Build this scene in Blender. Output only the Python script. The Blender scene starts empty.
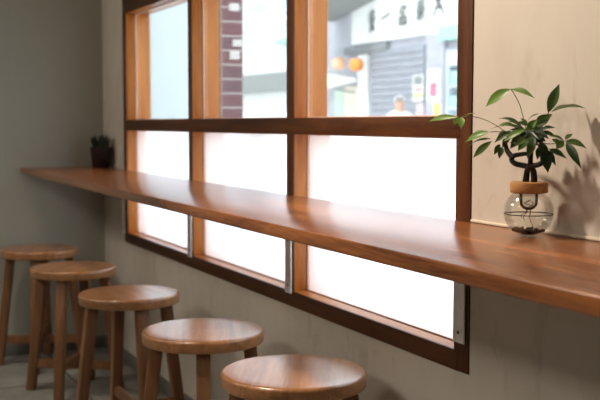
import bpy, bmesh, math, random
from mathutils import Vector, Matrix
random.seed(7)
scene = bpy.context.scene
C = scene.collection
PI = math.pi
R = math.radians

# ------------------------------------------------------------------ materials
def new_mat(name):
    m = bpy.data.materials.new(name); m.use_nodes = True
    nt = m.node_tree; nt.nodes.clear()
    out = nt.nodes.new('ShaderNodeOutputMaterial')
    return m, nt, out

def N(nt, kind, **kw):
    n = nt.nodes.new(kind)
    for k, v in kw.items():
        if k in n.inputs: n.inputs[k].default_value = v
        else: setattr(n, k, v)
    return n

def principled(nt, out, col=(.8, .8, .8), rough=.5, spec=.5, metal=0):
    b = nt.nodes.new('ShaderNodeBsdfPrincipled')
    b.inputs['Base Color'].default_value = (*col, 1)
    b.inputs['Roughness'].default_value = rough
    b.inputs['Specular IOR Level'].default_value = spec
    b.inputs['Metallic'].default_value = metal
    nt.links.new(b.outputs[0], out.inputs['Surface'])
    return b

def ramp(nt, stops):
    r = nt.nodes.new('ShaderNodeValToRGB')
    el = r.color_ramp.elements
    while len(el) < len(stops): el.new(.5)
    for e, (p, c) in zip(el, stops):
        e.position = p; e.color = (*c, 1)
    return r

def mat_plain(name, col, rough=.5, spec=.4, metal=0, var=.12, scale=6, bump=0):
    m, nt, out = new_mat(name)
    b = principled(nt, out, col, rough, spec, metal)
    tc = nt.nodes.new('ShaderNodeTexCoord')
    n = N(nt, 'ShaderNodeTexNoise', Scale=scale, Detail=4)
    nt.links.new(tc.outputs['Object'], n.inputs['Vector'])
    lo = tuple(c * (1 - var) for c in col); hi = tuple(min(1, c * (1 + var)) for c in col)
    r = ramp(nt, [(.3, lo), (.7, hi)])
    nt.links.new(n.outputs['Fac'], r.inputs['Fac'])
    nt.links.new(r.outputs['Color'], b.inputs['Base Color'])
    if bump:
        bp = N(nt, 'ShaderNodeBump', Strength=bump, Distance=.002)
        nt.links.new(n.outputs['Fac'], bp.inputs['Height'])
        nt.links.new(bp.outputs[0], b.inputs['Normal'])
    return m

def mat_wood(name, dark, light, axis=0, rough=.35, spec=.45, stave=None, grain=1.0, coat=0.0, bump=.12, seed=0.0):
    """long-grained timber: grain runs along the object's axis; stave = (width, length) glues it up from staves"""
    m, nt, out = new_mat(name)
    b = principled(nt, out, light, rough, spec)
    tc = nt.nodes.new('ShaderNodeTexCoord')
    oi = nt.nodes.new('ShaderNodeObjectInfo')
    mp = N(nt, 'ShaderNodeMapping')
    sc = [16.0, 16.0, 16.0]; sc[axis] = 1.3
    mp.inputs['Scale'].default_value = [s * grain for s in sc]
    off = N(nt, 'ShaderNodeVectorMath', operation='ADD')
    mul = N(nt, 'ShaderNodeMath', operation='MULTIPLY'); mul.inputs[1].default_value = 7.0
    nt.links.new(oi.outputs['Random'], mul.inputs[0])
    nt.links.new(tc.outputs['Object'], off.inputs[0]); nt.links.new(mul.outputs[0], off.inputs[1])
    nt.links.new(off.outputs[0], mp.inputs['Vector'])
    n1 = N(nt, 'ShaderNodeTexNoise', Scale=2.2, Detail=6, Roughness=.6, Distortion=.6)
    nt.links.new(mp.outputs[0], n1.inputs['Vector'])
    n2 = N(nt, 'ShaderNodeTexNoise', Scale=14.0, Detail=3, Roughness=.6)
    nt.links.new(mp.outputs[0], n2.inputs['Vector'])
    mx = N(nt, 'ShaderNodeMath', operation='MULTIPLY_ADD'); mx.inputs[1].default_value = .35
    nt.links.new(n2.outputs['Fac'], mx.inputs[0]); nt.links.new(n1.outputs['Fac'], mx.inputs[2])
    fac = mx.outputs[0]
    if stave:
        bt = N(nt, 'ShaderNodeTexBrick', Scale=1.0)
        bt.offset = .37; bt.inputs['Mortar Size'].default_value = .0006
        bt.inputs['Brick Width'].default_value = stave[1]; bt.inputs['Row Height'].default_value = stave[0]
        bt.inputs['Color1'].default_value = (0, 0, 0, 1); bt.inputs['Color2'].default_value = (1, 1, 1, 1)
        bt.inputs['Mortar'].default_value = (.25, .25, .25, 1)
        nt.links.new(tc.outputs['Object'], bt.inputs['Vector'])
        ma = N(nt, 'ShaderNodeMath', operation='MULTIPLY_ADD'); ma.inputs[1].default_value = .22
        nt.links.new(bt.outputs['Color'], ma.inputs[0]); nt.links.new(fac, ma.inputs[2])
        su = N(nt, 'ShaderNodeMath', operation='SUBTRACT'); su.inputs[1].default_value = .11
        nt.links.new(ma.outputs[0], su.inputs[0]); fac = su.outputs[0]
    r = ramp(nt, [(.40, dark), (.92, light)])
    nt.links.new(fac, r.inputs['Fac'])
    nt.links.new(r.outputs['Color'], b.inputs['Base Color'])
    if coat:
        b.inputs['Coat Weight'].default_value = coat; b.inputs['Coat Roughness'].default_value = .24
    bp = N(nt, 'ShaderNodeBump', Strength=bump, Distance=.001)
    nt.links.new(fac, bp.inputs['Height']); nt.links.new(bp.outputs[0], b.inputs['Normal'])
    return m

def mat_plaster(name, col, stain, amount=.5):
    m, nt, out = new_mat(name)
    b = principled(nt, out, col, .75, .25)
    tc = nt.nodes.new('ShaderNodeTexCoord')
    n1 = N(nt, 'ShaderNodeTexNoise', Scale=1.8, Detail=5, Roughness=.6)
    n2 = N(nt, 'ShaderNodeTexNoise', Scale=11.0, Detail=4, Roughness=.7, Distortion=.8)
    mp = N(nt, 'ShaderNodeMapping'); mp.inputs['Scale'].default_value = (1, 1, .45)
    nt.links.new(tc.outputs['Object'], mp.inputs['Vector'])
    nt.links.new(mp.outputs[0], n1.inputs['Vector']); nt.links.new(mp.outputs[0], n2.inputs['Vector'])
    r1 = ramp(nt, [(.35, (0, 0, 0)), (.65, (1, 1, 1))]); r2 = ramp(nt, [(.56, (0, 0, 0)), (.74, (1, 1, 1))])
    nt.links.new(n1.outputs['Fac'], r1.inputs['Fac']); nt.links.new(n2.outputs['Fac'], r2.inputs['Fac'])
    f = N(nt, 'ShaderNodeMath', operation='MULTIPLY_ADD'); f.inputs[1].default_value = .55
    g = N(nt, 'ShaderNodeMath', operation='MULTIPLY'); g.inputs[1].default_value = .45
    nt.links.new(r2.outputs['Color'], g.inputs[0])
    nt.links.new(r1.outputs['Color'], f.inputs[0]); nt.links.new(g.outputs[0], f.inputs[2])
    h = N(nt, 'ShaderNodeMath', operation='MULTIPLY'); h.inputs[1].default_value = amount
    nt.links.new(f.outputs[0], h.inputs[0])
    mix = N(nt, 'ShaderNodeMix', data_type='RGBA')
    mix.inputs[6].default_value = (*col, 1); mix.inputs[7].default_value = (*stain, 1)
    nt.links.new(h.outputs[0], mix.inputs[0]); nt.links.new(mix.outputs[2], b.inputs['Base Color'])
    bp = N(nt, 'ShaderNodeBump', Strength=.12, Distance=.004)
    nt.links.new(n2.outputs['Fac'], bp.inputs['Height']); nt.links.new(bp.outputs[0], b.inputs['Normal'])
    return m

def mat_tiles(name, c1, c2, grout, size, rough=.3):
    m, nt, out = new_mat(name)
    b = principled(nt, out, c1, rough, .5)
    tc = nt.nodes.new('ShaderNodeTexCoord')
    bt = N(nt, 'ShaderNodeTexBrick', Scale=1.0); bt.offset = 0
    bt.inputs['Mortar Size'].default_value = .004
    bt.inputs['Brick Width'].default_value = size; bt.inputs['Row Height'].default_value = size
    bt.inputs['Color1'].default_value = (*c1, 1); bt.inputs['Color2'].default_value = (*c2, 1)
    bt.inputs['Mortar'].default_value = (*grout, 1)
    nt.links.new(tc.outputs['Object'], bt.inputs['Vector'])
    n = N(nt, 'ShaderNodeTexNoise', Scale=5.0, Detail=6, Roughness=.65)
    nt.links.new(tc.outputs['Object'], n.inputs['Vector'])
    r = ramp(nt, [(.3, (.6, .6, .6)), (.7, (1.15, 1.15, 1.1))])
    nt.links.new(n.outputs['Fac'], r.inputs['Fac'])
    mix = N(nt, 'ShaderNodeMix', data_type='RGBA', blend_type='MULTIPLY'); mix.inputs[0].default_value = 1
    nt.links.new(bt.outputs['Color'], mix.inputs[6]); nt.links.new(r.outputs['Color'], mix.inputs[7])
    nt.links.new(mix.outputs[2], b.inputs['Base Color'])
    return m

def mat_brick(name):
    m, nt, out = new_mat(name)
    b = principled(nt, out, (.3, .1, .1), .7, .3)
    tc = nt.nodes.new('ShaderNodeTexCoord')
    sx = nt.nodes.new('ShaderNodeSeparateXYZ'); cx = nt.nodes.new('ShaderNodeCombineXYZ')
    ad = N(nt, 'ShaderNodeMath', operation='ADD')
    nt.links.new(tc.outputs['Object'], sx.inputs[0])
    nt.links.new(sx.outputs['X'], ad.inputs[0]); nt.links.new(sx.outputs['Y'], ad.inputs[1])
    nt.links.new(ad.outputs[0], cx.inputs['X']); nt.links.new(sx.outputs['Z'], cx.inputs['Y'])
    bt = N(nt, 'ShaderNodeTexBrick', Scale=1.0); bt.offset = 0
    bt.inputs['Mortar Size'].default_value = .0045; bt.inputs['Mortar Smooth'].default_value = .2
    bt.inputs['Brick Width'].default_value = .104; bt.inputs['Row Height'].default_value = .0632
    bt.inputs['Color1'].default_value = (.22, .135, .165, 1); bt.inputs['Color2'].default_value = (.27, .115, .14, 1)
    bt.inputs['Mortar'].default_value = (.55, .5, .5, 1)
    nt.links.new(cx.outputs[0], bt.inputs['Vector'])
    nt.links.new(bt.outputs['Color'], b.inputs['Base Color'])
    return m

def mat_clear(name, tint=(1, 1, 1), refl=1.0, rough=.0, ior=1.45):
    """thin clear glass or water: light passes straight, the surface mirrors by Fresnel"""
    m, nt, out = new_mat(name)
    t = nt.nodes.new('ShaderNodeBsdfTransparent'); t.inputs[0].default_value = (*tint, 1)
    g = nt.nodes.new('ShaderNodeBsdfGlossy'); g.inputs['Roughness'].default_value = rough
    f = nt.nodes.new('ShaderNodeFresnel'); f.inputs[0].default_value = ior
    k = N(nt, 'ShaderNodeMath', operation='MULTIPLY'); k.inputs[1].default_value = refl
    nt.links.new(f.outputs[0], k.inputs[0])
    mx = nt.nodes.new('ShaderNodeMixShader')
    nt.links.new(k.outputs[0], mx.inputs[0]); nt.links.new(t.outputs[0], mx.inputs[1]); nt.links.new(g.outputs[0], mx.inputs[2])
    nt.links.new(mx.outputs[0], out.inputs['Surface'])
    return m

def mat_frosted(name):
    m, nt, out = new_mat(name)
    tr = nt.nodes.new('ShaderNodeBsdfTranslucent'); tr.inputs[0].default_value = (.64, .67, .71, 1)
    rf = nt.nodes.new('ShaderNodeBsdfRefraction'); rf.inputs['Roughness'].default_value = .45; rf.inputs['IOR'].default_value = 1.045
    g = nt.nodes.new('ShaderNodeBsdfGlossy'); g.inputs['Roughness'].default_value = .3
    tc = nt.nodes.new('ShaderNodeTexCoord')
    v = N(nt, 'ShaderNodeTexVoronoi', Scale=95.0)
    nt.links.new(tc.outputs['Object'], v.inputs['Vector'])
    bp = N(nt, 'ShaderNodeBump', Strength=.12, Distance=.003)
    nt.links.new(v.outputs['Distance'], bp.inputs['Height'])
    for s in (rf, g): nt.links.new(bp.outputs[0], s.inputs['Normal'])
    a = nt.nodes.new('ShaderNodeMixShader'); a.inputs[0].default_value = .42
    nt.links.new(tr.outputs[0], a.inputs[1]); nt.links.new(rf.outputs[0], a.inputs[2])
    c = nt.nodes.new('ShaderNodeMixShader'); c.inputs[0].default_value = .05
    nt.links.new(a.outputs[0], c.inputs[1]); nt.links.new(g.outputs[0], c.inputs[2])
    nt.links.new(c.outputs[0], out.inputs['Surface'])
    return m

def mat_leaf(name):
    m, nt, out = new_mat(name)
    b = principled(nt, out, (.05, .13, .03), .38, .5)
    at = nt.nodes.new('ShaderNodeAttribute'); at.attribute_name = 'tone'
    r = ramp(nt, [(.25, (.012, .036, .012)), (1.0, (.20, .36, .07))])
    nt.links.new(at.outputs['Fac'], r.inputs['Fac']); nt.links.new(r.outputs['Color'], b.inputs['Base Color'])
    tr = nt.nodes.new('ShaderNodeBsdfTranslucent'); nt.links.new(r.outputs['Color'], tr.inputs[0])
    mx = nt.nodes.new('ShaderNodeMixShader'); mx.inputs[0].default_value = .3
    nt.links.new(b.outputs[0], mx.inputs[1]); nt.links.new(tr.outputs[0], mx.inputs[2])
    nt.links.new(mx.outputs[0], out.inputs['Surface'])
    return m

M = {}
M['wall'] = mat_plaster('plaster_warm', (.69, .635, .56), (.36, .305, .25), .75)
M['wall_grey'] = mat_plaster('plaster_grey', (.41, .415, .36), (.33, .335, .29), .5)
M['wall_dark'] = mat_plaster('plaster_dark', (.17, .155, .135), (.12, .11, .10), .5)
M['garden'] = mat_plain('pale_wall_paint', (.70, .80, .86), .8, .2, 0, .04, 1)
M['ceiling'] = mat_plain('ceiling_paint', (.62, .60, .56), .8)
M['floor'] = mat_tiles('floor_tiles', (.31, .31, .29), (.25, .26, .24), (.09, .09, .08), .45, .25)
M['base'] = mat_plain('skirting_grey', (.16, .155, .14), .6)
M['frame'] = mat_wood('frame_wood', (.36, .105, .017), (.66, .25, .05), 2, .32, .45)
M['frame_x'] = mat_wood('frame_wood_lengthwise', (.36, .105, .017), (.66, .25, .05), 0, .28, .5)
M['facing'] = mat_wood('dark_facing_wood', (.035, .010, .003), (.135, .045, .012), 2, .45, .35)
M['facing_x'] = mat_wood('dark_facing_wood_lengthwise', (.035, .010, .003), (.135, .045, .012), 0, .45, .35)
M['counter'] = mat_wood('counter_wood', (.105, .030, .009), (.43, .155, .046), 0, .24, .5, (.09, 1.4), 1.1, .0, .15)
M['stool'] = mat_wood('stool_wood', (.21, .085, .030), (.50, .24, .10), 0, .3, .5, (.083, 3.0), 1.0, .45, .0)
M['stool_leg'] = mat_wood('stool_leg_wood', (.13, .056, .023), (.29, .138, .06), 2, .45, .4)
M['bead'] = mat_plain('glazing_bead', (.78, .62, .55), .4)
M['glass'] = mat_clear('window_glass', (.97, .985, .98), .6)
M['frosted'] = mat_frosted('frosted_glass')
M['steel'] = mat_plain('painted_steel', (.92, .92, .93), .4, .5, 0, .05)
M['screw'] = mat_plain('screw_head', (.12, .11, .10), .4, .5, .6)
M['caulk'] = mat_plain('caulk', (.72, .62, .5), .6)
M['vase'] = mat_clear('vase_glass', (.99, .995, .99), .3)
M['water'] = mat_clear('water', (.985, .99, .98), .2, 0, 1.33)
M['cup'] = mat_clear('cup_plastic', (.86, .87, .86), 1.2, .12)
M['collar'] = mat_wood('collar_wood', (.34, .15, .05), (.56, .29, .11), 0, .5, .3, None, 2.0)
M['trunk'] = mat_plain('bark', (.012, .010, .008), .6, .3, 0, .4, 60, .5)
M['petiole'] = mat_plain('petiole', (.09, .11, .03), .5)
M['leaf'] = mat_leaf('leaf')
M['root'] = mat_plain('root', (.23, .13, .07), .7)
M['pebble'] = mat_plain('pebble', (.006, .012, .018), .25, .6, 0, .9, 40)
M['pot'] = mat_plain('maroon_pot', (.020, .006, .005), .5)
M['soil'] = mat_plain('soil', (.03, .02, .015), .9)
M['spike'] = mat_plain('spiky_leaf', (.016, .032, .014), .5)
# outside
M['ext_white'] = mat_plain('white_render', (.80, .82, .82), .8, .2, 0, .04, 1)
M['ext_pale'] = mat_plain('pale_blue_render', (.60, .68, .74), .8, .2, 0, .06, .8)
M['ext_grey'] = mat_plain('grey_canopy', (.23, .25, .25), .7)
M['ext_dark'] = mat_plain('beam_shadow_grey', (.20, .22, .24), .7)
M['shutter'] = mat_plain('lavender_shutter', (.28, .30, .35), .5)
M['ext_lav'] = mat_plain('lavender_wall', (.41, .42, .48), .7)
M['ext_glass'] = mat_plain('shop_glass', (.45, .55, .62), .15)
M['ink'] = mat_plain('sign_ink', (.13, .15, .15), .6)
M['mint'] = mat_plain('mint_board', (.36, .62, .54), .6)
M['green_door'] = mat_plain('pale_green_door', (.52, .66, .56), .5)
M['cream_ext'] = mat_plain('cream_door', (.78, .70, .58), .6)
M['orange'] = mat_plain('orange_lantern', (.85, .30, .06), .5)
M['pale_orange'] = mat_plain('pale_orange_lantern', (.80, .48, .30), .5)
M['red'] = mat_plain('poster_red', (.68, .16, .25), .5)
M['pink'] = mat_plain('poster_pink', (.72, .42, .48), .5)
M['yellow'] = mat_plain('poster_yellow', (.80, .55, .14), .5)
M['lime'] = mat_plain('poster_lime', (.55, .65, .30), .5)
M['paper'] = mat_plain('paper', (.85, .85, .85), .6, .3, 0, .02)
M['teal'] = mat_plain('teal_goods', (.36, .58, .58), .5)
M['brick'] = mat_brick('brick')
M['street'] = mat_plain('street_paving', (.74, .74, .73), .8, .2, 0, .1, 2)
M['skin'] = mat_plain('skin', (.62, .36, .26), .5)
M['hair'] = mat_plain('white_hair', (.70, .70, .72), .6)
M['cloth'] = mat_plain('white_cloth', (.82, .84, .86), .8)
M['trouser'] = mat_plain('grey_trousers', (.25, .26, .3), .8)
M['lampshade'] = mat_plain('lamp_metal', (.05, .05, .05), .4)

# ------------------------------------------------------------------ mesh helpers
def obj(name, bm, mat, parent=None, smooth=True, loc=(0, 0, 0)):
    me = bpy.data.meshes.new(name)
    bmesh.ops.recalc_face_normals(bm, faces=bm.faces)
    bm.to_mesh(me); bm.free()
    if smooth:
        for p in me.polygons: p.use_smooth = True
        try: me.set_sharp_from_angle(angle=R(35))
        except Exception: pass
    o = bpy.data.objects.new(name, me); C.objects.link(o)
    for m in (mat if isinstance(mat, (list, tuple)) else [mat]): me.materials.append(m)
    o.location = loc
    if parent: o.parent = parent
    return o

def tag(o, label, cat, group=None):
    o['label'] = label; o['category'] = cat
    if group: o['group'] = group
    return o

def thing(name, label, cat, loc=(0, 0, 0), rz=0, group=None):
    o = bpy.data.objects.new(name, None); C.objects.link(o)
    o.empty_display_size = .05
    o.location = loc; o.rotation_euler = (0, 0, rz)
    return tag(o, label, cat, group)

def struct(o):
    o['kind'] = 'structure'; return o

def box(bm, lo, hi, bev=0, seg=2):
    lo = Vector(lo); hi = Vector(hi)
    r = bmesh.ops.create_cube(bm, size=1)
    vs = r['verts']
    for v in vs:
        v.co = Vector(((lo[i] + hi[i]) / 2 + v.co[i] * (hi[i] - lo[i])) for i in range(3))
    if bev:
        es = list({e for v in vs for e in v.link_edges})
        bmesh.ops.bevel(bm, geom=es, offset=bev, segments=seg, affect='EDGES', profile=.5)
    return bm

def B(lo, hi, bev=0, seg=2):
    return box(bmesh.new(), lo, hi, bev, seg)

def lathe(bm, prof, n=48, c=(0, 0, 0)):
    """prof: (radius, z) list; radius 0 closes with a pole"""
    rings = []
    for r, z in prof:
        if r < 1e-6: rings.append([bm.verts.new((c[0], c[1], c[2] + z))])
        else: rings.append([bm.verts.new((c[0] + r * math.cos(2 * PI * k / n), c[1] + r * math.sin(2 * PI * k / n), c[2] + z)) for k in range(n)])
    for a, b in zip(rings, rings[1:]):
        for k in range(n):
            j = (k + 1) % n
            if len(a) == 1 and len(b) == 1: continue
            if len(a) == 1: bm.faces.new((a[0], b[k], b[j]))
            elif len(b) == 1: bm.faces.new((a[k], a[j], b[0]))
            else: bm.faces.new((a[k], a[j], b[j], b[k]))
    return bm

def smooth_path(pts, sub=5):
    pts = [Vector(p) for p in pts]; out = []
    for i in range(len(pts) - 1):
        p0 = pts[max(i - 1, 0)]; p1 = pts[i]; p2 = pts[i + 1]; p3 = pts[min(i + 2, len(pts) - 1)]
        for k in range(sub):
            t = k / sub
            out.append(.5 * (2 * p1 + (p2 - p0) * t + (2 * p0 - 5 * p1 + 4 * p2 - p3) * t * t + (3 * p1 - p0 - 3 * p2 + p3) * t ** 3))
    out.append(pts[-1]); return out

def tube(bm, pts, r0, r1=None, n=8, sub=5):
    r1 = r0 if r1 is None else r1
    P = smooth_path(pts, sub) if sub > 1 else [Vector(p) for p in pts]
    rings = []; up = Vector((.3, .5, .8))
    for i, p in enumerate(P):
        t = (P[min(i + 1, len(P) - 1)] - P[max(i - 1, 0)]).normalized()
        a = t.cross(up)
        if a.length < 1e-4: a = t.cross(Vector((1, 0, 0)))
        a.normalize(); b = t.cross(a); up = b.cross(t) * -1 if False else up
        r = r0 + (r1 - r0) * i / (len(P) - 1)
        rings.append([bm.verts.new(p + a * r * math.cos(2 * PI * k / n) + b * r * math.sin(2 * PI * k / n)) for k in range(n)])
    for x, y in zip(rings, rings[1:]):
        for k in range(n): bm.faces.new((x[k], x[(k + 1) % n], y[(k + 1) % n], y[k]))
    bm.faces.new(rings[0][::-1]); bm.faces.new(rings[-1])
    return bm

def beam(bm, p, q, w0, w1, side, bev=.004):
    """square bar from p to q, w0 wide at p and w1 at q; side = horizontal direction of one pair of faces"""
    p = Vector(p); q = Vector(q); s = Vector(side).normalized()
    t = Vector((-s.y, s.x, 0))
    vs = []
    for c, w in ((p, w0), (q, w1)):
        for i, j in ((-1, -1), (1, -1), (1, 1), (-1, 1)):
            vs.append(bm.verts.new(c + s * (i * w / 2) + t * (j * w / 2)))
    F = [(3, 2, 1, 0), (4, 5, 6, 7)] + [(k, (k + 1) % 4, 4 + (k + 1) % 4, 4 + k) for k in range(4)]
    fs = [bm.faces.new([vs[i] for i in f]) for f in F]
    if bev:
        es = [e for e in {e for f in fs for e in f.edges}]
        bmesh.ops.bevel(bm, geom=es, offset=bev, segments=2, affect='EDGES', profile=.5)
    return bm

def bar(bm, p, q, w, h, bev=.003):
    """level rail from p to q, w wide and h tall"""
    p = Vector(p); q = Vector(q); d = (q - p).normalized(); s = Vector((-d.y, d.x, 0)).normalized(); u = d.cross(s) * -1
    u = Vector((0, 0, 1))
    vs = []
    for c in (p, q):
        for i, j in ((-1, -1), (1, -1), (1, 1), (-1, 1)):
            vs.append(bm.verts.new(c + s * (i * w / 2) + u * (j * h / 2)))
    F = [(3, 2, 1, 0), (4, 5, 6, 7)] + [(k, (k + 1) % 4, 4 + (k + 1) % 4, 4 + k) for k in range(4)]
    fs = [bm.faces.new([vs[i] for i in f]) for f in F]
    if bev: bmesh.ops.bevel(bm, geom=list({e for f in fs for e in f.edges}), offset=bev, segments=2, affect='EDGES')
    return bm

def stroke(bm, pts, w, depth, plane):
    """flat brush stroke: pts in the sign's own (u, z), extruded by depth; plane maps (u, z, d) to space"""
    for (u0, z0), (u1, z1) in zip(pts, pts[1:]):
        d = Vector((u1 - u0, z1 - z0)); l = d.length; d /= l; n = Vector((-d.y, d.x)) * w / 2
        e = d * w * .3
        q = [Vector((u0, z0)) - e - n, Vector((u1, z1)) + e - n, Vector((u1, z1)) + e + n, Vector((u0, z0)) - e + n]
        a = [bm.verts.new(plane(v.x, v.y, 0)) for v in q]; b = [bm.verts.new(plane(v.x, v.y, depth)) for v in q]
        bm.faces.new(a[::-1]); bm.faces.new(b)
        for k in range(4): bm.faces.new((a[k], a[(k + 1) % 4], b[(k + 1) % 4], b[k]))
    return bm
# ------------------------------------------------------------------ the room (metres; window wall lies along X at Y = W)
W, XL, XR, YB, ZC = 1.181, -4.617, 2.4, -3.2, 2.75
H_CAM = 1.0475
FX0, FX1, FZ0, FZ1 = -4.259, -1.684, .536, 1.60       # window frame, outside edges
WT = .12                                               # wall thickness
CT, CTH, CY = .8494, .026, .8021                       # counter top height, thickness, front edge

struct(obj('floor', B((XL - .1, YB - .1, -.1), (XR + .1, W + .001, 0)), M['floor'], smooth=False))
struct(obj('ceiling', B((XL - .1, YB - .1, ZC), (XR + .1, W + WT, ZC + .1)), M['ceiling'], smooth=False))
struct(obj('wall_left', B((XL - .12, YB - .1, 0), (XL, W + WT, ZC)), M['wall_grey'], smooth=False))
struct(obj('wall_right', B((XR, YB - .1, 0), (XR + .12, W + WT, ZC)), M['wall_dark'], smooth=False))
struct(obj('wall_rear', B((XL, YB - .12, 0), (XR, YB, ZC)), M['wall_dark'], smooth=False))
bm = bmesh.new()
g = .0015
box(bm, (XL, W, 0), (FX0 - g, W + WT, ZC)); box(bm, (FX1 + g, W, 0), (XR, W + WT, ZC))
box(bm, (FX0 - g, W, 0), (FX1 + g, W + WT, FZ0 - g)); box(bm, (FX0 - g, W, FZ1 + g), (FX1 + g, W + WT, ZC))
struct(obj('wall_front', bm, M['wall'], smooth=False))
struct(obj('baseboard_left', B((XL, YB, 0), (XL + .010, W, .055), .002), M['base']))
struct(obj('baseboard_front', B((XL + .010, W - .010, 0), (XR, W, .055), .002), M['base']))
struct(obj('trim_1', B((FX1 + .004, W - .005, CT + .0005), (XR, W, CT + .006), .0015), M['caulk']))

# ------------------------------------------------------------------ window: three bays, clear panes above the rail, frosted below
win = bpy.data.objects.new('window_1', None); C.objects.link(win); win.location = (FX0, W, FZ0); struct(win)
def wpart(name, bm, mat, parent=None, smooth=True):
    off = Vector((FX0, W, FZ0))
    for v in bm.verts: v.co -= off
    o = obj(name, bm, mat, parent or win, smooth)
    return o
FY0, FY1, GY = W + .001, W + .104, W + .048           # frame front, frame back, glass plane
RZ0, RZ1 = 1.0186, 1.0625
MX = [(-4.259, -4.2215), (-3.4085, -3.379), (-2.5725, -2.532), (-1.735, -1.684)]
wpart('stile', B((MX[0][0], FY0, FZ0), (MX[0][1], FY1, FZ1), .0015), M['frame'])
wpart('stile', B((MX[3][0], FY0, FZ0), (MX[3][1], FY1, FZ1), .0015), M['frame'])
SZ1, HZ0 = .578, 1.512
for a, b in MX[1:3]:
    wpart('mullion', B((a, FY0, SZ1 - .01), (b, FY1, HZ0 + .01), .0015), M['frame'])
# darker facing boards on the room side
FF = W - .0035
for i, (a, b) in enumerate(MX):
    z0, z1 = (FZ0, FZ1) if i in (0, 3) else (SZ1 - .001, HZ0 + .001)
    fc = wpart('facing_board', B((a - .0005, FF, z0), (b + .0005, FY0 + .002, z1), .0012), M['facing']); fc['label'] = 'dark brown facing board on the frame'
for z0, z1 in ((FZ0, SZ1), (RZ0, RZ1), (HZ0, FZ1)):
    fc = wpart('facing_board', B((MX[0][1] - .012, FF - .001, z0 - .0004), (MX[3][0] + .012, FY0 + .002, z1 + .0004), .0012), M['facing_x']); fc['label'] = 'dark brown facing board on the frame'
wpart('sill', B((MX[0][1] - .01, FY0 - .001, FZ0), (MX[3][0] + .01, FY1, SZ1), .0015), M['frame_x'])
wpart('header', B((MX[0][1] - .01, FY0 - .001, HZ0), (MX[3][0] + .01, FY1, FZ1), .0015), M['frame_x'])
wpart('transom', B((MX[0][1] - .01, FY0 - .001, RZ0), (MX[3][0] + .01, FY1, RZ1), .0015), M['frame_x'])
for k in range(3):
    x0, x1 = MX[k][1], MX[k + 1][0]
    for nm, z0, z1, mt in (('clear_pane', RZ1, HZ0, 'glass'), ('frosted_pane', SZ1, RZ0, 'frosted')):
        bm = bmesh.new()
        if nm == 'clear_pane':
            box(bm, (x0 + .001, GY - .002, z0 + .001), (x1 - .001, GY + .002, z1 - .001))
        else:                                          # one rough sheet of patterned glass
            vs = [bm.verts.new(p) for p in ((x0 + .001, GY, z0 + .001), (x1 - .001, GY, z0 + .001), (x1 - .001, GY, z1 - .001), (x0 + .001, GY, z1 - .001))]
            bm.faces.new(vs)
        p = wpart(nm, bm, M[mt], smooth=False)
        p['label'] = 'clear glass pane above the rail' if nm == 'clear_pane' else 'white frosted glass pane below the rail'
        bd = bmesh.new(); s = .0035
        for lo, hi in (((x0, z0), (x0 + s, z1)), ((x1 - s, z0), (x1, z1)), ((x0 + s, z0), (x1 - s, z0 + s)), ((x0 + s, z1 - s), (x1 - s, z1))):
            box(bd, (lo[0], GY - .006, lo[1]), (hi[0], GY - .0021, hi[1]))
        for v in bd.verts: v.co -= Vector((FX0, W, FZ0))
        b = obj('glazing_bead', bd, M['bead'], p, False)
        b['label'] = 'thin pale bead around the glass'

# ------------------------------------------------------------------ counter along the window, with flat steel brackets
cx0, cx1 = XL + .001, 1.3
counter = thing('window_counter', 'long reddish-brown wooden counter running along the window', 'counter', (cx0, CY, 0))
def cpart(name, bm, mat, parent):
    off = Vector((cx0, CY, 0))
    for v in bm.verts: v.co -= off
    return obj(name, bm, mat, parent)
cpart('worktop', B((cx0, CY, CT - CTH), (cx1, W - .0055, CT), .003, 3), M['counter'], counter)
for x, zb in ((-4.262, .572), (-3.395, .572), (-2.552, .572), (-1.711, .597), (-.5, .6), (.7, .6)):
    bm = bmesh.new(); y0 = W - .0095
    box(bm, (x - .0195, y0, zb), (x + .0195, y0 + .004, CT - CTH - .0005), .0012)
    box(bm, (x - .0195, CY + .09, CT - CTH - .0045), (x + .0195, y0 + .004, CT - CTH - .0004), .0012)
    br = cpart('bracket', bm, M['steel'], counter)
    br['label'] = 'flat pale steel angle bracket under the counter'
    for z in (zb + .022, zb + .15):
        sb = bmesh.new()
        r = bmesh.ops.create_cone(sb, cap_ends=True, segments=12, radius1=.0042, radius2=.003, depth=.0015)
        bmesh.ops.rotate(sb, verts=r['verts'], matrix=Matrix.Rotation(R(90), 3, 'X'))
        bmesh.ops.translate(sb, verts=r['verts'], vec=(x, y0 - .0006, z))
        for v in sb.verts: v.co -= Vector((cx0, CY, 0))
        obj('screw', sb, M['screw'], br)

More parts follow.
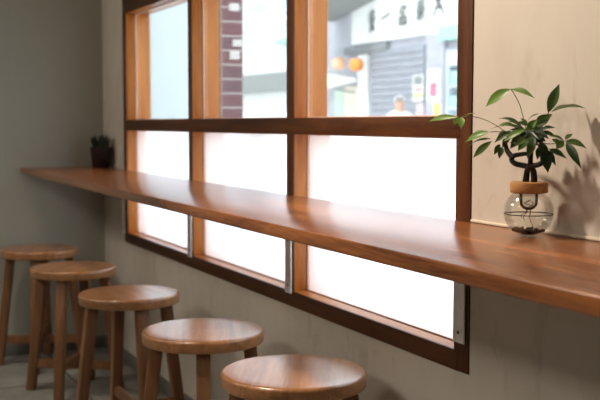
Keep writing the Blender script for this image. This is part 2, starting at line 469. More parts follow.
# ------------------------------------------------------------------ stools
SH, SR = .4934, .165
def make_stool():
    t = thing('round_stool', '', 'stool')
    ST = .033; rr = .009
    prof = [(0, SH)]
    prof += [(r, SH) for r in (.06, .12, SR - rr)]
    prof += [(SR - rr + rr * math.sin(a), SH - rr + rr * math.cos(a)) for a in [R(x) for x in (18, 36, 54, 72, 90)]]
    prof += [(SR - .001 - .004 * (1 - math.cos(R(a))), SH - ST + .006 - .006 * math.sin(R(a))) for a in (0, 45, 90)]
    prof += [(.1, SH - ST), (0, SH - ST)]
    obj('seat', lathe(bmesh.new(), prof, 72), M['stool'], t)
    for k in range(4):
        a = k * PI / 2; d = Vector((math.cos(a), math.sin(a), 0))
        p = d * .124 + Vector((0, 0, SH - ST)); q = d * .181
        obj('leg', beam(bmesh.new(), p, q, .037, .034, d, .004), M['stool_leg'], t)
    for k, z in ((0, .127), (1, .107)):
        d = Vector((1, 0, 0)) if k == 0 else Vector((0, 1, 0))
        r = .181 - (.181 - .124) * z / (SH - ST) - .012
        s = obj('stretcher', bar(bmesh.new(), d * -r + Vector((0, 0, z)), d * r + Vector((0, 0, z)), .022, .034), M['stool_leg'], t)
    return t
def copy_tree(o, parent=None):
    c = o.copy(); C.objects.link(c); c.parent = parent
    for ch in list(o.children): copy_tree(ch, c)
    return c
spots = [(-2.0251, .9453, 4, 'wooden round stool nearest the camera, whitish window glare across its seat'),
         (-2.5418, .9155, 0, 'wooden round stool just behind the nearest one, second of the row from the camera'),
         (-3.2089, .8991, -17, 'wooden round stool third along the counter, in the middle of the row of five'),
         (-3.8885, .8687, 20, 'wooden round stool fourth along the counter, partly in front of the farthest one'),
         (-4.395, .838, 9, 'dim wooden round stool farthest away, set against the left wall')]
proto = make_stool()
for i, (x, y, th, lab) in enumerate(spots):
    o = proto if i == 0 else copy_tree(proto)
    o.location = (x, y, 0)
    az = math.atan2(y, x)                               # direction away from where the photo was taken
    o.rotation_euler = (0, 0, az - R(th))
    if i == 4: o.scale = (1, 1, 1.035)                   # this one stands a little taller
    tag(o, lab, 'stool', 'round wooden stools under the window counter')

# ------------------------------------------------------------------ money tree in a round glass vase
LEAVES = [
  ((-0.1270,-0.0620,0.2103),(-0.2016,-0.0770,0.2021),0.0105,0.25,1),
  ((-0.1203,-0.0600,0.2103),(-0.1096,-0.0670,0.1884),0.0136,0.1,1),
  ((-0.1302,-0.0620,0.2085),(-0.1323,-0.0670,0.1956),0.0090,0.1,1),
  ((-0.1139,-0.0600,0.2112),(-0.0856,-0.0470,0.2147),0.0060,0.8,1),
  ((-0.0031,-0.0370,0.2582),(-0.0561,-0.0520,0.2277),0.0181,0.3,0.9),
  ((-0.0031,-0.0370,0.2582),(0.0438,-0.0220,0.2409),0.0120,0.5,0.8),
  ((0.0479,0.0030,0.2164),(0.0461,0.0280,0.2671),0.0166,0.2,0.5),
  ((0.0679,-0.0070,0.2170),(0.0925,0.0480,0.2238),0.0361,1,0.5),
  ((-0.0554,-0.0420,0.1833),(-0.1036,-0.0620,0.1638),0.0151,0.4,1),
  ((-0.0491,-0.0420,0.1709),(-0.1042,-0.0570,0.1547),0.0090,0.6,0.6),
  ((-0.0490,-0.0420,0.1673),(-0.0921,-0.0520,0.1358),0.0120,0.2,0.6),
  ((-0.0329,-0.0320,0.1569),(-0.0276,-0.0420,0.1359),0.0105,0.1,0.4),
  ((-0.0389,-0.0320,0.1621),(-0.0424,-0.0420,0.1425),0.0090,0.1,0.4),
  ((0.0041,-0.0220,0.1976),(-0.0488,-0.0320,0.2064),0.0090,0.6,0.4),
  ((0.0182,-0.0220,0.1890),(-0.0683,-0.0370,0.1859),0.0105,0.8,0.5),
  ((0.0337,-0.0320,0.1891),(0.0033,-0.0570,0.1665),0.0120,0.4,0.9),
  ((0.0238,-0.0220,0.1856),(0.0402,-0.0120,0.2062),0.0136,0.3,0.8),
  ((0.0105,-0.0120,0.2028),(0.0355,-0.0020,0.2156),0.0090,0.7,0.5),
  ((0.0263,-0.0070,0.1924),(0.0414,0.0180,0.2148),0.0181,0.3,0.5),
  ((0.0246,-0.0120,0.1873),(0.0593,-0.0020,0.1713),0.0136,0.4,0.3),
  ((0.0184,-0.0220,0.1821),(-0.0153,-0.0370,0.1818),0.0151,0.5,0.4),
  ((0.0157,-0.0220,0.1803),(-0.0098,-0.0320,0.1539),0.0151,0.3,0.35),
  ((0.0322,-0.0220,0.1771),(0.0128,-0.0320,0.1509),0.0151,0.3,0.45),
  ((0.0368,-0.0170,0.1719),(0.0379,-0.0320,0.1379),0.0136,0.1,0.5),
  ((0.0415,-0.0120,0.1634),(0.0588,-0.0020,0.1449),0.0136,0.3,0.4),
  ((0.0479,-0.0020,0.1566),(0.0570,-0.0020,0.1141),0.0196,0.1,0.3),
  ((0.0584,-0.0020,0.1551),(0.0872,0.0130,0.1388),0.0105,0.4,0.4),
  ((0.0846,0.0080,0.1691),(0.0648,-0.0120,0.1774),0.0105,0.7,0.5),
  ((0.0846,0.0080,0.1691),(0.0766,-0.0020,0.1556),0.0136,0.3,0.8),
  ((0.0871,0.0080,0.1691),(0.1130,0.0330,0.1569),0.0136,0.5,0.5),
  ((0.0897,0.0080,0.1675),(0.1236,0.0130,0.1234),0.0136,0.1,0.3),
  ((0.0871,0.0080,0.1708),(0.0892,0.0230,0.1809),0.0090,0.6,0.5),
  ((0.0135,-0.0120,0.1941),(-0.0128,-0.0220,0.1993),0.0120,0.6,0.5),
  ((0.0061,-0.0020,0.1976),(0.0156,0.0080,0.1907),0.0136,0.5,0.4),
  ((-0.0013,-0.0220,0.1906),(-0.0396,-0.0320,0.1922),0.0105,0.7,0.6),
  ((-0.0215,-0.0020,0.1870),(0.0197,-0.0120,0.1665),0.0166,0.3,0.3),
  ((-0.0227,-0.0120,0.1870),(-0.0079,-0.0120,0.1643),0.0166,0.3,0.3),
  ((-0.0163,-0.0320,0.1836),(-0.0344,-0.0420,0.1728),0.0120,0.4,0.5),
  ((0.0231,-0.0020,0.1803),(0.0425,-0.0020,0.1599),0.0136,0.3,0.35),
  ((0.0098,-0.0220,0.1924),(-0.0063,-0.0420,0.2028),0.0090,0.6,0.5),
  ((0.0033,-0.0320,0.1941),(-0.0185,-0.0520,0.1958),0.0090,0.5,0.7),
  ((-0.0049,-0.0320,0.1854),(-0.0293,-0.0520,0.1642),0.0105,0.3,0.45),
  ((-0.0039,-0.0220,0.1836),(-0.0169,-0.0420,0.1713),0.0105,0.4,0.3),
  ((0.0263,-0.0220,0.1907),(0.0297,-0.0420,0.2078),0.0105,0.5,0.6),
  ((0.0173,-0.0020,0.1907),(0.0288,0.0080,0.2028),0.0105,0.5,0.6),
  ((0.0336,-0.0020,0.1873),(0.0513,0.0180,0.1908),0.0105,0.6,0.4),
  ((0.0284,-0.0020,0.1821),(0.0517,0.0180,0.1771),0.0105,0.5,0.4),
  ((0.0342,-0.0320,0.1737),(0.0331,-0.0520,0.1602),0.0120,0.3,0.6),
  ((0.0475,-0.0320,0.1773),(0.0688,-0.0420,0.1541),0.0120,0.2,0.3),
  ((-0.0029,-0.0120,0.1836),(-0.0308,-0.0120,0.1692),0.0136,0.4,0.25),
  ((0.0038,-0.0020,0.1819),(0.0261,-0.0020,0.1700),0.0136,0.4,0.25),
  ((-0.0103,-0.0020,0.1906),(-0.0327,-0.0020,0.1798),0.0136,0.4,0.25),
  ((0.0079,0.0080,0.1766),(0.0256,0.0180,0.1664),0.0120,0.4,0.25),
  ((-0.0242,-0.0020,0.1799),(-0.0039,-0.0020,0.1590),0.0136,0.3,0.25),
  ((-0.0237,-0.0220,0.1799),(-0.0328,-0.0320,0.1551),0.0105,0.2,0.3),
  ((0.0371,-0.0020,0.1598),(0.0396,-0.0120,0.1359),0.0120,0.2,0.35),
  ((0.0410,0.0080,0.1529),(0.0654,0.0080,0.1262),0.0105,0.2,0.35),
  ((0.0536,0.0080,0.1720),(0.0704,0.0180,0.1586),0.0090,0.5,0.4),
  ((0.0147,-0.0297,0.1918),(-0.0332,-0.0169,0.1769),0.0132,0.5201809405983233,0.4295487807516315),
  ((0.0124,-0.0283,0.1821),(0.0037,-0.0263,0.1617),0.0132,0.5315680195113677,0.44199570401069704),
  ((0.0191,-0.0064,0.1898),(-0.0133,0.0057,0.1666),0.0130,0.23468730105396873,0.381755565115964),
  ((0.0401,-0.0289,0.1830),(0.0114,0.0097,0.1615),0.0129,0.4190555478348216,0.2900737218719974),
  ((0.0357,-0.0142,0.1814),(0.0748,-0.0163,0.1901),0.0117,0.37241720691732283,0.24839618183648254),
  ((-0.0059,-0.0101,0.1756),(0.0459,-0.0230,0.1674),0.0115,0.38849603444599723,0.3028529796266468),
  ((0.0352,-0.0099,0.1898),(0.0191,-0.0232,0.1765),0.0106,0.498777072396185,0.2962006709749226),
  ((0.0274,-0.0240,0.1740),(0.0253,0.0013,0.1601),0.0118,0.2949668679301304,0.2993200986115204),
  ((-0.0263,-0.0006,0.1834),(0.0077,0.0107,0.1733),0.0124,0.5839470366451804,0.20545625758799224),
  ((-0.0212,0.0010,0.1718),(-0.0055,-0.0060,0.1839),0.0127,0.3173641014627505,0.2574245614426218),
  ((0.0154,-0.0204,0.1911),(-0.0035,-0.0365,0.1714),0.0092,0.26782681752798204,0.43512370244640647),
  ((0.0064,-0.0172,0.1876),(0.0629,-0.0266,0.1710),0.0093,0.2221082500729603,0.2506010813911293),
  ((0.0331,-0.0233,0.1909),(0.0309,0.0129,0.1811),0.0096,0.41169663456948813,0.43213763757848533),
  ((0.0103,-0.0176,0.1718),(-0.0074,-0.0352,0.1642),0.0109,0.299434389613377,0.46679012498521116),
  ((0.0428,-0.0235,0.1832),(0.0848,-0.0266,0.1755),0.0101,0.54788380641248,0.24251053033399747),
  ((-0.0114,-0.0179,0.1729),(-0.0998,0.0080,0.1751),0.0120,0.5163430890958085,0.42341788569205235),
  ((-0.0070,-0.0005,0.1920),(-0.0058,0.0092,0.1664),0.0106,0.4627635999656589,0.4398513977990244),
  ((0.0120,-0.0080,0.1757),(-0.0162,-0.0236,0.1735),0.0132,0.582511623192997,0.22231417043196303),
]
STEMS = [
  [(-0.1203,-0.0600,0.2103),(-0.0948,-0.0470,0.2102),(-0.0627,-0.0370,0.2011),(-0.0295,-0.0220,0.1817)],
  [(-0.0031,-0.0370,0.2582),(0.0068,-0.0270,0.2339),(0.0086,-0.0170,0.2028),(0.0111,-0.0120,0.1802)],
  [(0.0566,-0.0020,0.2163),(0.0383,-0.0040,0.2062),(0.0220,-0.0120,0.1838)],
  [(-0.0554,-0.0420,0.1833),(-0.0394,-0.0320,0.1834),(-0.0179,-0.0220,0.1765)],
  [(0.0223,-0.0120,0.1734),(0.0556,-0.0020,0.1636),(0.0871,0.0080,0.1691)],
  [(-0.0244,-0.0320,0.1641),(-0.0094,-0.0220,0.1766),(0.0174,-0.0170,0.1855)],
  [(0.0195,-0.0120,0.1751),(0.0432,-0.0070,0.1634),(0.0584,-0.0020,0.1551)],
]
TRUNKS = [
  [(-0.0034,-0.0020,0.0920),(-0.0010,-0.0020,0.1062),(0.0041,-0.0040,0.1171),(0.0146,-0.0070,0.1246),(0.0219,-0.0120,0.1388),(0.0227,-0.0120,0.1596),(0.0138,-0.0120,0.1820)],
  [(0.0138,0.0030,0.0928),(0.0172,0.0000,0.1071),(0.0153,-0.0020,0.1184),(0.0025,-0.0040,0.1232),(-0.0211,-0.0120,0.1277),(-0.0287,-0.0140,0.1355),(-0.0203,-0.0140,0.1419),(0.0010,-0.0120,0.1452),(0.0204,-0.0100,0.1491),(0.0280,-0.0100,0.1701)],
  [(-0.0140,-0.0220,0.1378),(-0.0259,-0.0240,0.1481),(-0.0306,-0.0250,0.1569),(-0.0297,-0.0270,0.1675),(-0.0179,-0.0220,0.1782)],
  [(0.0173,-0.0070,0.1247),(0.0378,-0.0040,0.1288),(0.0471,-0.0020,0.1394),(0.0479,-0.0020,0.1566),(0.0295,-0.0070,0.1735)],
]

PO = (-1.4300, 1.1220, CT)
plant = thing('potted_money_tree', 'small leafy braided tree in round glass water vase with wooden collar on counter', 'plant', PO)
VR, VC = .0445, .0425
def ball(t): return VR * math.cos(t), VC + VR * .955 * math.sin(t)
vx = .004
ang = [R(a) for a in range(-72, 64, 6)]
prof = [(0, .0002), (.012, .0002)] + [ball(a) for a in ang] + [(.0195, .0815)]
inner = [(.0178, .0815)] + [(r - .0017, z) for r, z in [ball(a) for a in reversed(ang)]] + [(0, .0022)]
vase = obj('vase', lathe(bmesh.new(), prof + inner, 64, (vx, 0, 0)), M['vase'], plant)
vase['label'] = 'clear round glass bowl'
WZ = .039
wp = [(0, .0025)] + [(r - .0019, z) for r, z in [ball(a) for a in ang] if z < WZ] + [(VR - .0019, WZ), (0, WZ)]
wt = obj('water', lathe(bmesh.new(), wp, 64, (vx, 0, 0)), M['water'], vase)
rim = obj('water_line', lathe(bmesh.new(), [(VR - .0030, WZ - .0004), (VR - .0018, WZ), (VR - .0018, WZ + .0013), (VR - .0038, WZ + .0005), (VR - .0030, WZ - .0004)], 64, (vx, 0, 0)), M['trunk'], vase)
bm = bmesh.new()
rnd = random.Random(3)
for k in range(110):
    a = rnd.uniform(0, 2 * PI); rr = .027 * math.sqrt(rnd.random()); zz = .005 + rr * rr * 8 + rnd.uniform(0, .003)
    s = rnd.uniform(.0026, .0042)
    r = bmesh.ops.create_icosphere(bm, subdivisions=1, radius=s)
    for v in r['verts']: v.co = Vector((v.co.x * rnd.uniform(.9, 1.3), v.co.y, v.co.z * .8)) + Vector((vx + rr * math.cos(a), rr * math.sin(a), zz))
pb = obj('pebbles', bm, M['pebble'], vase); pb['kind'] = 'stuff'
bm = lathe(bmesh.new(), [(0, .0765), (.029, .0765), (.0322, .0775), (.0332, .0795), (.0332, .0935), (.0322, .0955), (.029, .0962), (0, .0962)], 64, (vx, 0, 0))
cl = obj('collar', bm, M['collar'], plant); cl['label'] = 'orange-brown wooden disc collar'
bm = lathe(bmesh.new(), [(.0165, .0764), (.0158, .060), (.0150, .055), (.010, .049), (.006, .047), (0, .0468)], 40, (vx, 0, 0))
obj('inner_cup', bm, M['cup'], plant)
bm = bmesh.new()
for pts in ([(-.006, 0, .05), (-.008, .003, .043), (-.016, .004, .036), (-.019, .004, .030), (-.0165, .005, .026)],
            [(-.002, 0, .05), (-.004, -.004, .042), (-.013, -.005, .037), (-.014, -.004, .031)],
            [(.003, 0, .05), (0, .004, .041), (-.005, .006, .034), (.002, .004, .025), (.009, .002, .020), (.013, .002, .013)],
            [(.008, .002, .062), (.003, .006, .056), (.009, -.006, .053), (.002, -.008, .05)],
            [(.002, .002, .064), (-.004, -.006, .058), (.008, -.004, .056), (.006, .006, .05)]):
    tube(bm, [(vx + x, y, z) for x, y, z in pts], .0010, .0006, 6)
obj('roots', bm, M['root'], plant)
bm = bmesh.new()
for i, pts in enumerate(TRUNKS):
    tube(bm, pts, (.0060, .0060, .0052, .0052)[i], (.0036, .0034, .0030, .0032)[i], 10)
obj('trunk', bm, M['trunk'], plant)
bm = bmesh.new()
for pts in STEMS: tube(bm, pts, .0008, .0006, 6)
obj('leaf_stalks', bm, M['petiole'], plant)
# leaves: lance-shaped, folded a little along the midrib, arched and tipped
bm = bmesh.new()
tone = []
view = Vector((-1.43, 1.12, -.1)).normalized() * -1    # towards the room
for (b, t, w, fu, sh) in LEAVES:
    b = Vector(b); t = Vector(t); ax = t - b; L = ax.length; ax.normalize()
    nrm = (Vector((0, 0, 1)) * fu + view * (1 - fu))
    nrm = (nrm - ax * nrm.dot(ax)).normalized(); sd = ax.cross(nrm).normalized()
    rows = []; n = 9
    for i in range(n + 1):
        s = i / n
        hw = w / 2 * (math.sin(PI * s ** .8) ** 1.15 * 1.08 if 0 < i < n else 0)
        arch = nrm * (L * .09 * math.sin(PI * s))
        c = b + ax * (L * s) + arch
        if i in (0, n): rows.append([bm.verts.new(c)])
        else: rows.append([bm.verts.new(c + sd * hw * q + nrm * (hw * .28 * abs(q) ** 1.3)) for q in (-1, -.5, 0, .5, 1)])
    for p, q in zip(rows, rows[1:]):
        if len(p) == 1: fs = [(p[0], q[k], q[k + 1]) for k in range(4)]
        elif len(q) == 1: fs = [(p[k], p[k + 1], q[0]) for k in range(4)]
        else: fs = [(p[k], p[k + 1], q[k + 1], q[k]) for k in range(4)]
        for f in fs: bm.faces.new(f)
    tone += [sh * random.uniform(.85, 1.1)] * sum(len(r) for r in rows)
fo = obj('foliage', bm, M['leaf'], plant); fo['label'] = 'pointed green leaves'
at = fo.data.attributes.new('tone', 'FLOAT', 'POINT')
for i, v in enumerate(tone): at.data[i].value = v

# ------------------------------------------------------------------ spiky plant in the far corner
sp = thing('potted_spiky_plant', 'small dark spiky plant in maroon pot on the counter end in the far corner', 'plant', (-4.446, 1.1255, CT))
obj('pot', lathe(bmesh.new(), [(0, .0005), (.037, .0005), (.040, .004), (.048, .080), (.050, .082), (.050, .092), (.046, .092), (.045, .084), (0, .084)], 40), M['pot'], sp)
obj('soil', lathe(bmesh.new(), [(0, .0845), (.0445, .0845), (.044, .087), (0, .091)], 24), M['soil'], sp)
bm = bmesh.new(); rnd = random.Random(5)
for k in range(70):
    a = rnd.uniform(0, 2 * PI); r0 = .036 * math.sqrt(rnd.random()); ln = rnd.uniform(.038, .064); lean = rnd.uniform(.05, .42) * (1 if math.sin(a) < .3 else .3)
    b = Vector((r0 * math.cos(a), r0 * math.sin(a), .089)); d = Vector((math.cos(a) * lean, math.sin(a) * lean, 1)).normalized()
    s = d.cross(Vector((0, 0, 1)))
    s = s.normalized() if s.length > 1e-3 else Vector((1, 0, 0)); n_ = s.cross(d)
    prev = None
    for i, (f, w) in enumerate(((0, .004), (.35, .0055), (.7, .0038), (1, .0003))):
        c = b + d * ln * f + Vector((d.x, d.y, 0)) * (.012 * f * f)
        ring = [bm.verts.new(c + s * w), bm.verts.new(c + n_ * w * .35), bm.verts.new(c - s * w), bm.verts.new(c - n_ * w * .35)]
        if prev:
            for j in range(4): bm.faces.new((prev[j], prev[(j + 1) % 4], ring[(j + 1) % 4], ring[j]))
        prev = ring
obj('foliage', bm, M['spike'], sp)
# ------------------------------------------------------------------ outside: the lane and the shops across it
struct(obj('ground_street', B((-34, W + WT + .001, -.12), (14, 20, -.02)), M['street'], smooth=False))
# white side wall and brick pier just outside the left bays
tag(obj('garden_wall', B((-5.3, 1.345, -.02), (-5.2, 2.03, 2.6), .005), M['garden']), 'plain white wall standing outside the leftmost bay of the window', 'wall')
pier = thing('brick_pier', 'slim purple-red brick pier seen through the middle bay of the window', 'pillar', (-4.20, 1.605, -.02))
obj('shaft', B((-.14, 0, 0), (0, .104, 2.6)), M['brick'], pier, False)
obj('cap', B((-.16, -.02, 2.6), (.02, .124, 2.64), .006), M['ext_grey'], pier)
for (y, z, w, h, lab) in ((1.667, 1.561, .046, .034, 'white square highest on the brick pier'), (1.681, 1.404, .044, .031, 'white square on the brick pier just above the lowest one'), (1.668, 1.350, .046, .037, 'white square lowest on the brick pier')):
    tag(obj('white_square', B((-4.1995, y - w / 2, z - h / 2), (-4.1985, y + w / 2, z + h / 2)), M['paper'], None, False), lab, 'paper', 'white squares on the brick pier')  # small flat white squares set on the pier face

# shop straight across the lane
FYB = 9.0
shop = thing('shop_building', 'pale shopfront across the lane with a white signboard, seen through the nearest bay', 'building', (-15, FYB, -.02))
def spart(name, bm, mat, parent=None, smooth=False):
    for v in bm.verts: v.co -= Vector((-15, FYB, -.02))
    return obj(name, bm, mat, parent or shop, smooth)
spart('wall', B((-18.6, FYB + .05, -.02), (-8.0, FYB + 3, 5.2)), M['ext_lav'])
sb = spart('signboard', B((-16.72, FYB - .02, 2.5), (-8.2, FYB + .05, 3.85), .02), M['ext_white'])
pl = lambda u, z, d: Vector((u, FYB - .022 - d * .01, z))
glyphs = [
    (-15.93, 3.04, 2.67, [[(-.10, .33), (.10, .36)], [(0, .40), (0, .20)], [(-.12, .25), (.13, .26)], [(-.10, .17), (.09, .19)], [(-.02, .14), (-.07, .0)], [(.01, .14), (.09, .02)], [(-.09, .08), (.10, .08)]]),
    (-15.44, 2.95, 2.87, [[(-.17, .0), (-.05, .04), (.16, .10)]]),
    (-14.87, 3.04, 2.72, [[(-.02, .33), (-.13, .2)], [(-.06, .3), (.11, .3), (-.06, .12)], [(-.03, .22), (.05, .17)], [(-.12, .13), (-.12, .0)], [(-.12, .12), (.13, .12), (.12, .0)], [(-.12, .01), (.12, .01)], [(-.04, .06), (.06, .06)]]),
    (-14.30, 3.07, 2.74, [[(-.13, .29), (.13, .3)], [(0, .36), (0, .0), (-.05, .04)], [(-.11, .22), (.11, .22)], [(-.11, .14), (.11, .15)], [(-.11, .22), (-.11, .14)], [(.11, .22), (.11, .15)], [(-.02, .13), (-.14, .03)], [(.02, .13), (.14, .03)]]),
    (-13.77, 3.16, 2.78, [[(-.12, .34), (.12, .36)], [(0, .42), (-.02, .2), (-.15, .0)], [(.0, .22), (.16, .0)], [(-.10, .25), (.10, .25)], [(-.08, .12), (.08, .12)], [(-.09, .34), (-.09, .25)], [(.09, .35), (.09, .25)]])]
for (u, zt, zb, st) in glyphs:
    bm = bmesh.new()
    for s in st: stroke(bm, [(u + a * 1.0, zb + b) for a, b in s], .045, 1, pl)
    spart('sign_character', bm, M['ink'], sb)
spart('mint_panel', B((-13.72, FYB - .06, 2.36), (-12.4, FYB - .02, 2.60)), M['mint'], sb)
spart('beam', B((-17.0, FYB - .04, 2.33), (-15.40, FYB + .05, 2.47)), M['ext_dark'])  # lintel strip, the shadow below the signboard put into its dark grey
ev = bmesh.new()
a = [(-17.45, FYB - 1.0, 3.16), (-15.7, FYB - 1.0, 3.42), (-15.7, FYB, 3.42), (-17.45, FYB, 3.16)]
v0 = [ev.verts.new(p) for p in a]; v1 = [ev.verts.new((p[0], p[1], p[2] - .16)) for p in a]
ev.faces.new(v0); ev.faces.new(v1[::-1])
for k in range(4): ev.faces.new((v0[k], v0[(k + 1) % 4], v1[(k + 1) % 4], v1[k]))
spart('eave', ev, M['ext_grey'])
bm = bmesh.new()
for k in range(19):
    z = .08 + k * .12; box(bm, (-16.02, FYB - .01, z), (-14.22, FYB + .045, z + .112), .012)
spart('shutter', bm, M['shutter'])
spart('pillar', B((-14.12, FYB - .03, -.02), (-13.60, FYB + .05, 2.5)), M['ext_lav'])
bm = bmesh.new(); box(bm, (-17.4, FYB - .02, -.02), (-17.0, FYB + .06, 1.72)); d = spart('shop_door', bm, M['green_door'])
spart('shop_door', B((-16.98, FYB - .02, -.02), (-16.5, FYB + .06, 1.74)), M['cream_ext'])
spart('pilaster', B((-16.45, FYB - .03, -.02), (-16.08, FYB + .05, 2.3)), M['ext_white'])
rk = thing('goods_rack', 'open rack of teal and pink goods right of the shop pillar across the lane', 'shelf', (-12.57, FYB - .3, -.02))
obj('rack_frame', box(box(B((-.55, 0, 0), (-.50, .28, 2.2)), (.50, 0, 0), (.55, .28, 2.2)), (-.55, .26, 0), (.55, .28, 2.2)), M['ext_pale'], rk, False)
for k in range(6): obj('shelf_board', B((-.5, 0, .3 + k * .33), (.5, .26, .33 + k * .33)), M['ext_pale'], rk, False)
rnd = random.Random(11)
for k in range(3, 6):
    for j in range(2):
        w = .17; x = -12.57 - .375 + j * .25; z = -.02 + .3305 + k * .33; h = rnd.uniform(.13, .22)
        cn = ('teal', 'teal', 'pink', 'paper')[(k * 3 + j * 2) % 4]; mt = M[cn]
        o = obj('goods_box', B((x - w / 2, FYB - .28, z), (x + w / 2, FYB - .1, z + h), .008), mt, None)
        tag(o, f"{ {'teal': 'teal', 'pink': 'pink', 'paper': 'white'}[cn] } box {('next to', 'second from')[j]} the pillar on the {('third highest', 'second highest', 'top')[k - 3]} shelf of the outdoor rack", 'box', 'goods on the rack across the lane')
# lean-to awning and lanterns
aw = thing('shop_awning', 'white sloping awning over the pale green shop door across the lane', 'awning', (-16.95, FYB, 1.98))
bm = bmesh.new()
for p in ((-.55, -.09, .10), (.55, -.09, -.10), (.55, -.6, -.22), (-.55, -.6, -.02)): bm.verts.new(p)
bm.verts.ensure_lookup_table(); f = bm.faces.new(bm.verts[:])
r = bmesh.ops.extrude_face_region(bm, geom=[f])
bmesh.ops.translate(bm, verts=[v for v in r['geom'] if isinstance(v, bmesh.types.BMVert)], vec=(0, 0, -.07))
obj('cover', bm, M['ext_white'], aw, False)
for pts in ([(-.5, -.57, -.10), (-.5, -.09, -.20)], [(.5, -.57, -.28), (.5, -.09, -.36)]): obj('awning_rod', tube(bmesh.new(), pts, .02, None, 6, 1), M['ext_grey'], aw)
for (x, y, z, lab) in ((-16.03, FYB - .28, 2.10, 'orange paper lantern hanging under the shadow-dark beam across the lane'), (-16.70, FYB - .28, 2.16, 'paler orange lantern above the white awning at the left edge of the nearest bay')):
    ln = thing('paper_lantern', lab, 'lantern', (x, y, z), 0, 'orange lanterns across the lane')
    obj('lantern_shade', lathe(bmesh.new(), [(0, -.11), (.07, -.11)] + [(.07 + .06 * math.cos(R(a)), .11 * math.sin(R(a))) for a in range(-75, 80, 15)] + [(.07, .11), (0, .11)], 20), M['orange' if x > -16.5 else 'pale_orange'], ln)
    obj('lantern_cord', tube(bmesh.new(), [(0, 0, .11), (0, 0, .30)], .006, None, 6, 1), M['ext_dark'], ln)
# posters
def poster(lab, x0, x1, z0, z1, y, cols):
    p = thing('poster', lab, 'poster', ((x0 + x1) / 2, y, z0), 0, 'posters across the lane')
    w = (x1 - x0) / 2; h = z1 - z0
    obj('sheet', B((-w, -.006, 0), (w, 0, h)), M['paper'], p, False)
    for (m_, a0, a1, b0, b1) in cols:
        obj('print_block', B((-w + 2 * w * a0, -.009, h * b0), (-w + 2 * w * a1, -.006, h * b1)), M[m_], p, False)
poster('poster with brown, red and lime bands hung on the lavender shutter', -14.52, -14.20, 1.42, 1.86, FYB - .02, [('ext_grey', .1, .9, .6, .95), ('red', .2, .9, .38, .5), ('lime', .05, .95, .1, .34)])
poster('white poster with a red shape hung on the pillar across the lane', -14.05, -13.70, 1.42, 1.92, FYB - .033, [('red', .2, .8, .12, .58), ('pink', .35, .8, .72, .92)])
poster('yellow notice low on the pillar across the lane', -13.86, -13.66, 1.17, 1.38, FYB - .033, [('yellow', .05, .95, .04, .96)])
poster('pale pink notice low at the right edge of the shutter across the lane', -14.40, -14.18, 1.15, 1.38, FYB - .02, [('pink', .1, .95, .05, .95)])

# pale building further down the lane
bl = thing('pale_building', 'bright white building with a grey canopy band, seen through the middle bay', 'building', (-23, FYB, -.02))
def bpart(name, bm, mat, parent=None):
    for v in bm.verts: v.co -= Vector((-23, FYB, -.02))
    return obj(name, bm, mat, parent or bl, False)
bpart('wall', B((-32, FYB + .3, -.02), (-18.62, FYB + 4, 3.32)), M['ext_white'])
bpart('upper_wall', B((-32, FYB + .3, 3.32), (-18.62, FYB + 4, 5.3)), M['ext_pale'])
bpart('canopy', B((-31, FYB + .0, 1.76), (-18.9, FYB + .3, 2.17), .02), M['ext_grey'])
bpart('parapet', B((-31.5, FYB + .15, 3.24), (-18.7, FYB + .3, 3.36), .02), M['ext_white'])
for x0 in (-24.2, -22.4, -20.6):
    w_ = bpart('window', B((x0, FYB + .26, 3.5), (x0 + 1.2, FYB + .3, 4.9)), M['ext_white'])
    bpart('window_glass', B((x0 + .08, FYB + .245, 3.58), (x0 + 1.12, FYB + .26, 4.82)), M['ext_glass'], w_)
bpart('mint_board', B((-20.6, FYB + .1, 2.78), (-19.75, FYB + .3, 2.90)), M['mint'])

# person in white walking past the shutters
def skin_mesh(name, verts, edges, radii, mat, parent=None, sub=2, root=0):
    me = bpy.data.meshes.new(name); me.from_pydata([Vector(v) for v in verts], edges, []); me.update()
    o = bpy.data.objects.new(name, me); C.objects.link(o); me.materials.append(mat)
    sk = o.modifiers.new('s', 'SKIN'); sk.use_smooth_shade = True
    for i, r in enumerate(radii):
        d = me.skin_vertices[0].data[i]
        d.radius = r if isinstance(r, tuple) else (r, r); d.use_root = (i == root)
    ss = o.modifiers.new('u', 'SUBSURF'); ss.levels = sub; ss.render_levels = sub
    bpy.context.view_layer.update()
    dg = bpy.context.evaluated_depsgraph_get()
    m2 = bpy.data.meshes.new_from_object(o.evaluated_get(dg)); m2.name = name
    o.modifiers.clear(); o.data = m2
    for p in m2.polygons: p.use_smooth = True
    if parent: o.parent = parent
    return o
pe = thing('person', 'person with short white hair in a white top walking past the shutters outside', 'person', (-12.49, 7.5, -.02), R(72))
V = [(0, 0, .78), (0, 0, .95), (0, 0, 1.10), (0, 0, 1.20), (0, .005, 1.27), (0, 0, 1.33), (0, -.01, 1.39),
     (.07, 0, .74), (.075, -.07, .42), (.075, -.05, .06), (.075, -.16, .035),
     (-.07, 0, .74), (-.075, .06, .42), (-.075, .14, .08), (-.075, .05, .035),
     (.15, 0, 1.165), (.18, .05, .95), (.185, -.02, .76), (.185, -.05, .69),
     (-.15, 0, 1.165), (-.18, -.03, .95), (-.185, -.12, .78), (-.185, -.15, .71)]
E_ = [(0, 1), (1, 2), (2, 3), (3, 4), (4, 5), (5, 6), (0, 7), (7, 8), (8, 9), (9, 10), (0, 11), (11, 12), (12, 13), (13, 14), (3, 15), (15, 16), (16, 17), (17, 18), (3, 19), (19, 20), (20, 21), (21, 22)]
RD = [(.13, .095), (.12, .09), (.13, .095), (.10, .075), (.045, .045), (.07, .08), (.068, .082), .075, .055, .04, .035, .075, .055, .04, .035, .05, .038, .03, .028, .05, .038, .03, .028]
skin_mesh('body', V, E_, RD, M['skin'], pe)
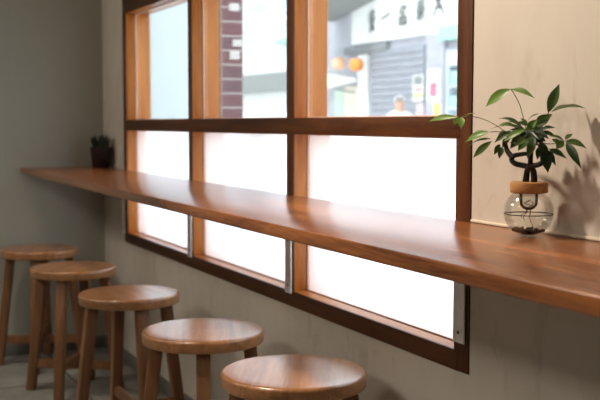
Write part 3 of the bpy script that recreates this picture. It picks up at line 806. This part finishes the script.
for s in (-1, 1):
    bm = bmesh.new()
    r = bmesh.ops.create_uvsphere(bm, u_segments=10, v_segments=8, radius=.011); bmesh.ops.translate(bm, verts=r['verts'], vec=(s * .028, -.088, 1.355))
    obj('eye', bm, M['ink'], pe)
r_ = bmesh.new(); bmesh.ops.create_cone(r_, cap_ends=True, segments=8, radius1=.016, radius2=.006, depth=.04)
for v in r_.verts: v.co = Vector((v.co.x, v.co.y - .097, v.co.z + 1.325))
obj('nose', r_, M['skin'], pe)
obj('mouth', B((-.022, -.091, 1.286), (.022, -.083, 1.294), .003), M['pink'], pe)
hb = bmesh.new(); bmesh.ops.create_uvsphere(hb, u_segments=24, v_segments=16, radius=1)
for v in list(hb.verts):
    if v.co.z < -.35 or (v.co.y < -.45 and v.co.z < .72): hb.verts.remove(v)
for v in hb.verts: v.co = Vector((v.co.x * .079, v.co.y * .094 + .006, v.co.z * .098 + 1.372))
bmesh.ops.solidify(hb, geom=hb.faces[:], thickness=.008)
obj('hair', hb, M['hair'], pe)
VS = [(0, 0, .70), (0, 0, .95), (0, 0, 1.10), (0, 0, 1.205), (.15, 0, 1.165), (.178, .05, .96), (.184, -.015, .80), (-.15, 0, 1.165), (-.178, -.03, .96), (-.184, -.10, .81)]
ES = [(0, 1), (1, 2), (2, 3), (3, 4), (4, 5), (5, 6), (3, 7), (7, 8), (8, 9)]
skin_mesh('shirt', VS, ES, [(.155, .115), (.14, .108), (.15, .11), (.10, .085), .062, .05, .045, .062, .05, .045], M['cloth'], pe)
VT = [(0, 0, .78), (.07, 0, .74), (.075, -.07, .42), (.075, -.05, .10), (-.07, 0, .74), (-.075, .06, .42), (-.075, .135, .12)]
skin_mesh('trousers', VT, [(0, 1), (1, 2), (2, 3), (0, 4), (4, 5), (5, 6)], [(.142, .108), .088, .068, .058, .088, .068, .058], M['trouser'], pe)

# ------------------------------------------------------------------ light: daylight outside, a warm downlight over the counter, unseen lamps added as fill
w = bpy.data.worlds.new('World'); scene.world = w; w.use_nodes = True
bg = w.node_tree.nodes['Background']; bg.inputs[0].default_value = (.88, .95, 1.0, 1); bg.inputs[1].default_value = 3.9
def lamp(name, kind, loc, energy, col, **kw):
    l = bpy.data.lights.new(name, kind); l.energy = energy; l.color = col
    for k, v in kw.items(): setattr(l, k, v)
    o = bpy.data.objects.new(name, l); C.objects.link(o); o.location = loc
    return o
sun = lamp('sun', 'SUN', (0, 0, 10), 5.0, (1, .97, .93), angle=R(3))
sun.rotation_euler = Vector((-.35, 1, -1.5)).to_track_quat('-Z', 'Y').to_euler()
dl = lamp('overhead_spot', 'SPOT', (-2.3, .10, 2.45), 180, (1, .83, .66), spot_size=R(100), spot_blend=.9, shadow_soft_size=.08)
stool_fill_spot = lamp('overhead_spot', 'SPOT', (-3.5, .25, 2.6), 65, (1, .83, .66), spot_size=R(80), spot_blend=.9, shadow_soft_size=.06)  # unseen spot added to brighten stool tops and counter
for (x, y, e) in ((-4.0, -1.7, 30), (-1.3, -2.3, 38)):
    a = lamp('added_fill_light', 'AREA', (x, y, ZC - .02), e, (1, .90, .78), shape='RECTANGLE', size=1.2, size_y=.6)  # unseen area lamps added as fill for the walls and room
dl.rotation_euler = (Vector((-1.2, 1.1, .95)) - dl.location).to_track_quat('-Z', 'Y').to_euler()

# ------------------------------------------------------------------ camera
cam = bpy.data.cameras.new('camera'); co = bpy.data.objects.new('camera', cam); C.objects.link(co)
cam.sensor_width = 36; cam.lens = 1007.38 * 36 / 600
yaw, pit, roll = R(25.3662), R(4.3409), R(.0447)
d = Vector((-math.cos(yaw) * math.cos(pit), math.sin(yaw) * math.cos(pit), -math.sin(pit)))
r = d.cross(Vector((0, 0, 1))).normalized(); u = r.cross(d)
r2 = r * math.cos(roll) + u * math.sin(roll); u2 = u * math.cos(roll) - r * math.sin(roll)
mw = Matrix(((r2.x, u2.x, -d.x, 0), (r2.y, u2.y, -d.y, 0), (r2.z, u2.z, -d.z, H_CAM), (0, 0, 0, 1)))
co.matrix_world = mw
cam.clip_start = .05; cam.clip_end = 200
cam.dof.use_dof = True; cam.dof.focus_distance = 1.95; cam.dof.aperture_fstop = 6
scene.camera = co
scene.view_settings.view_transform = 'Standard'; scene.view_settings.look = 'None'
scene.view_settings.exposure = 0; scene.view_settings.gamma = 1; scene.view_settings.use_curve_mapping = False
scene.cycles.max_bounces = 12; scene.cycles.transparent_max_bounces = 24; scene.cycles.diffuse_bounces = 6
scene.cycles.transmission_bounces = 8; scene.cycles.glossy_bounces = 5
scene.cycles.use_denoising = True
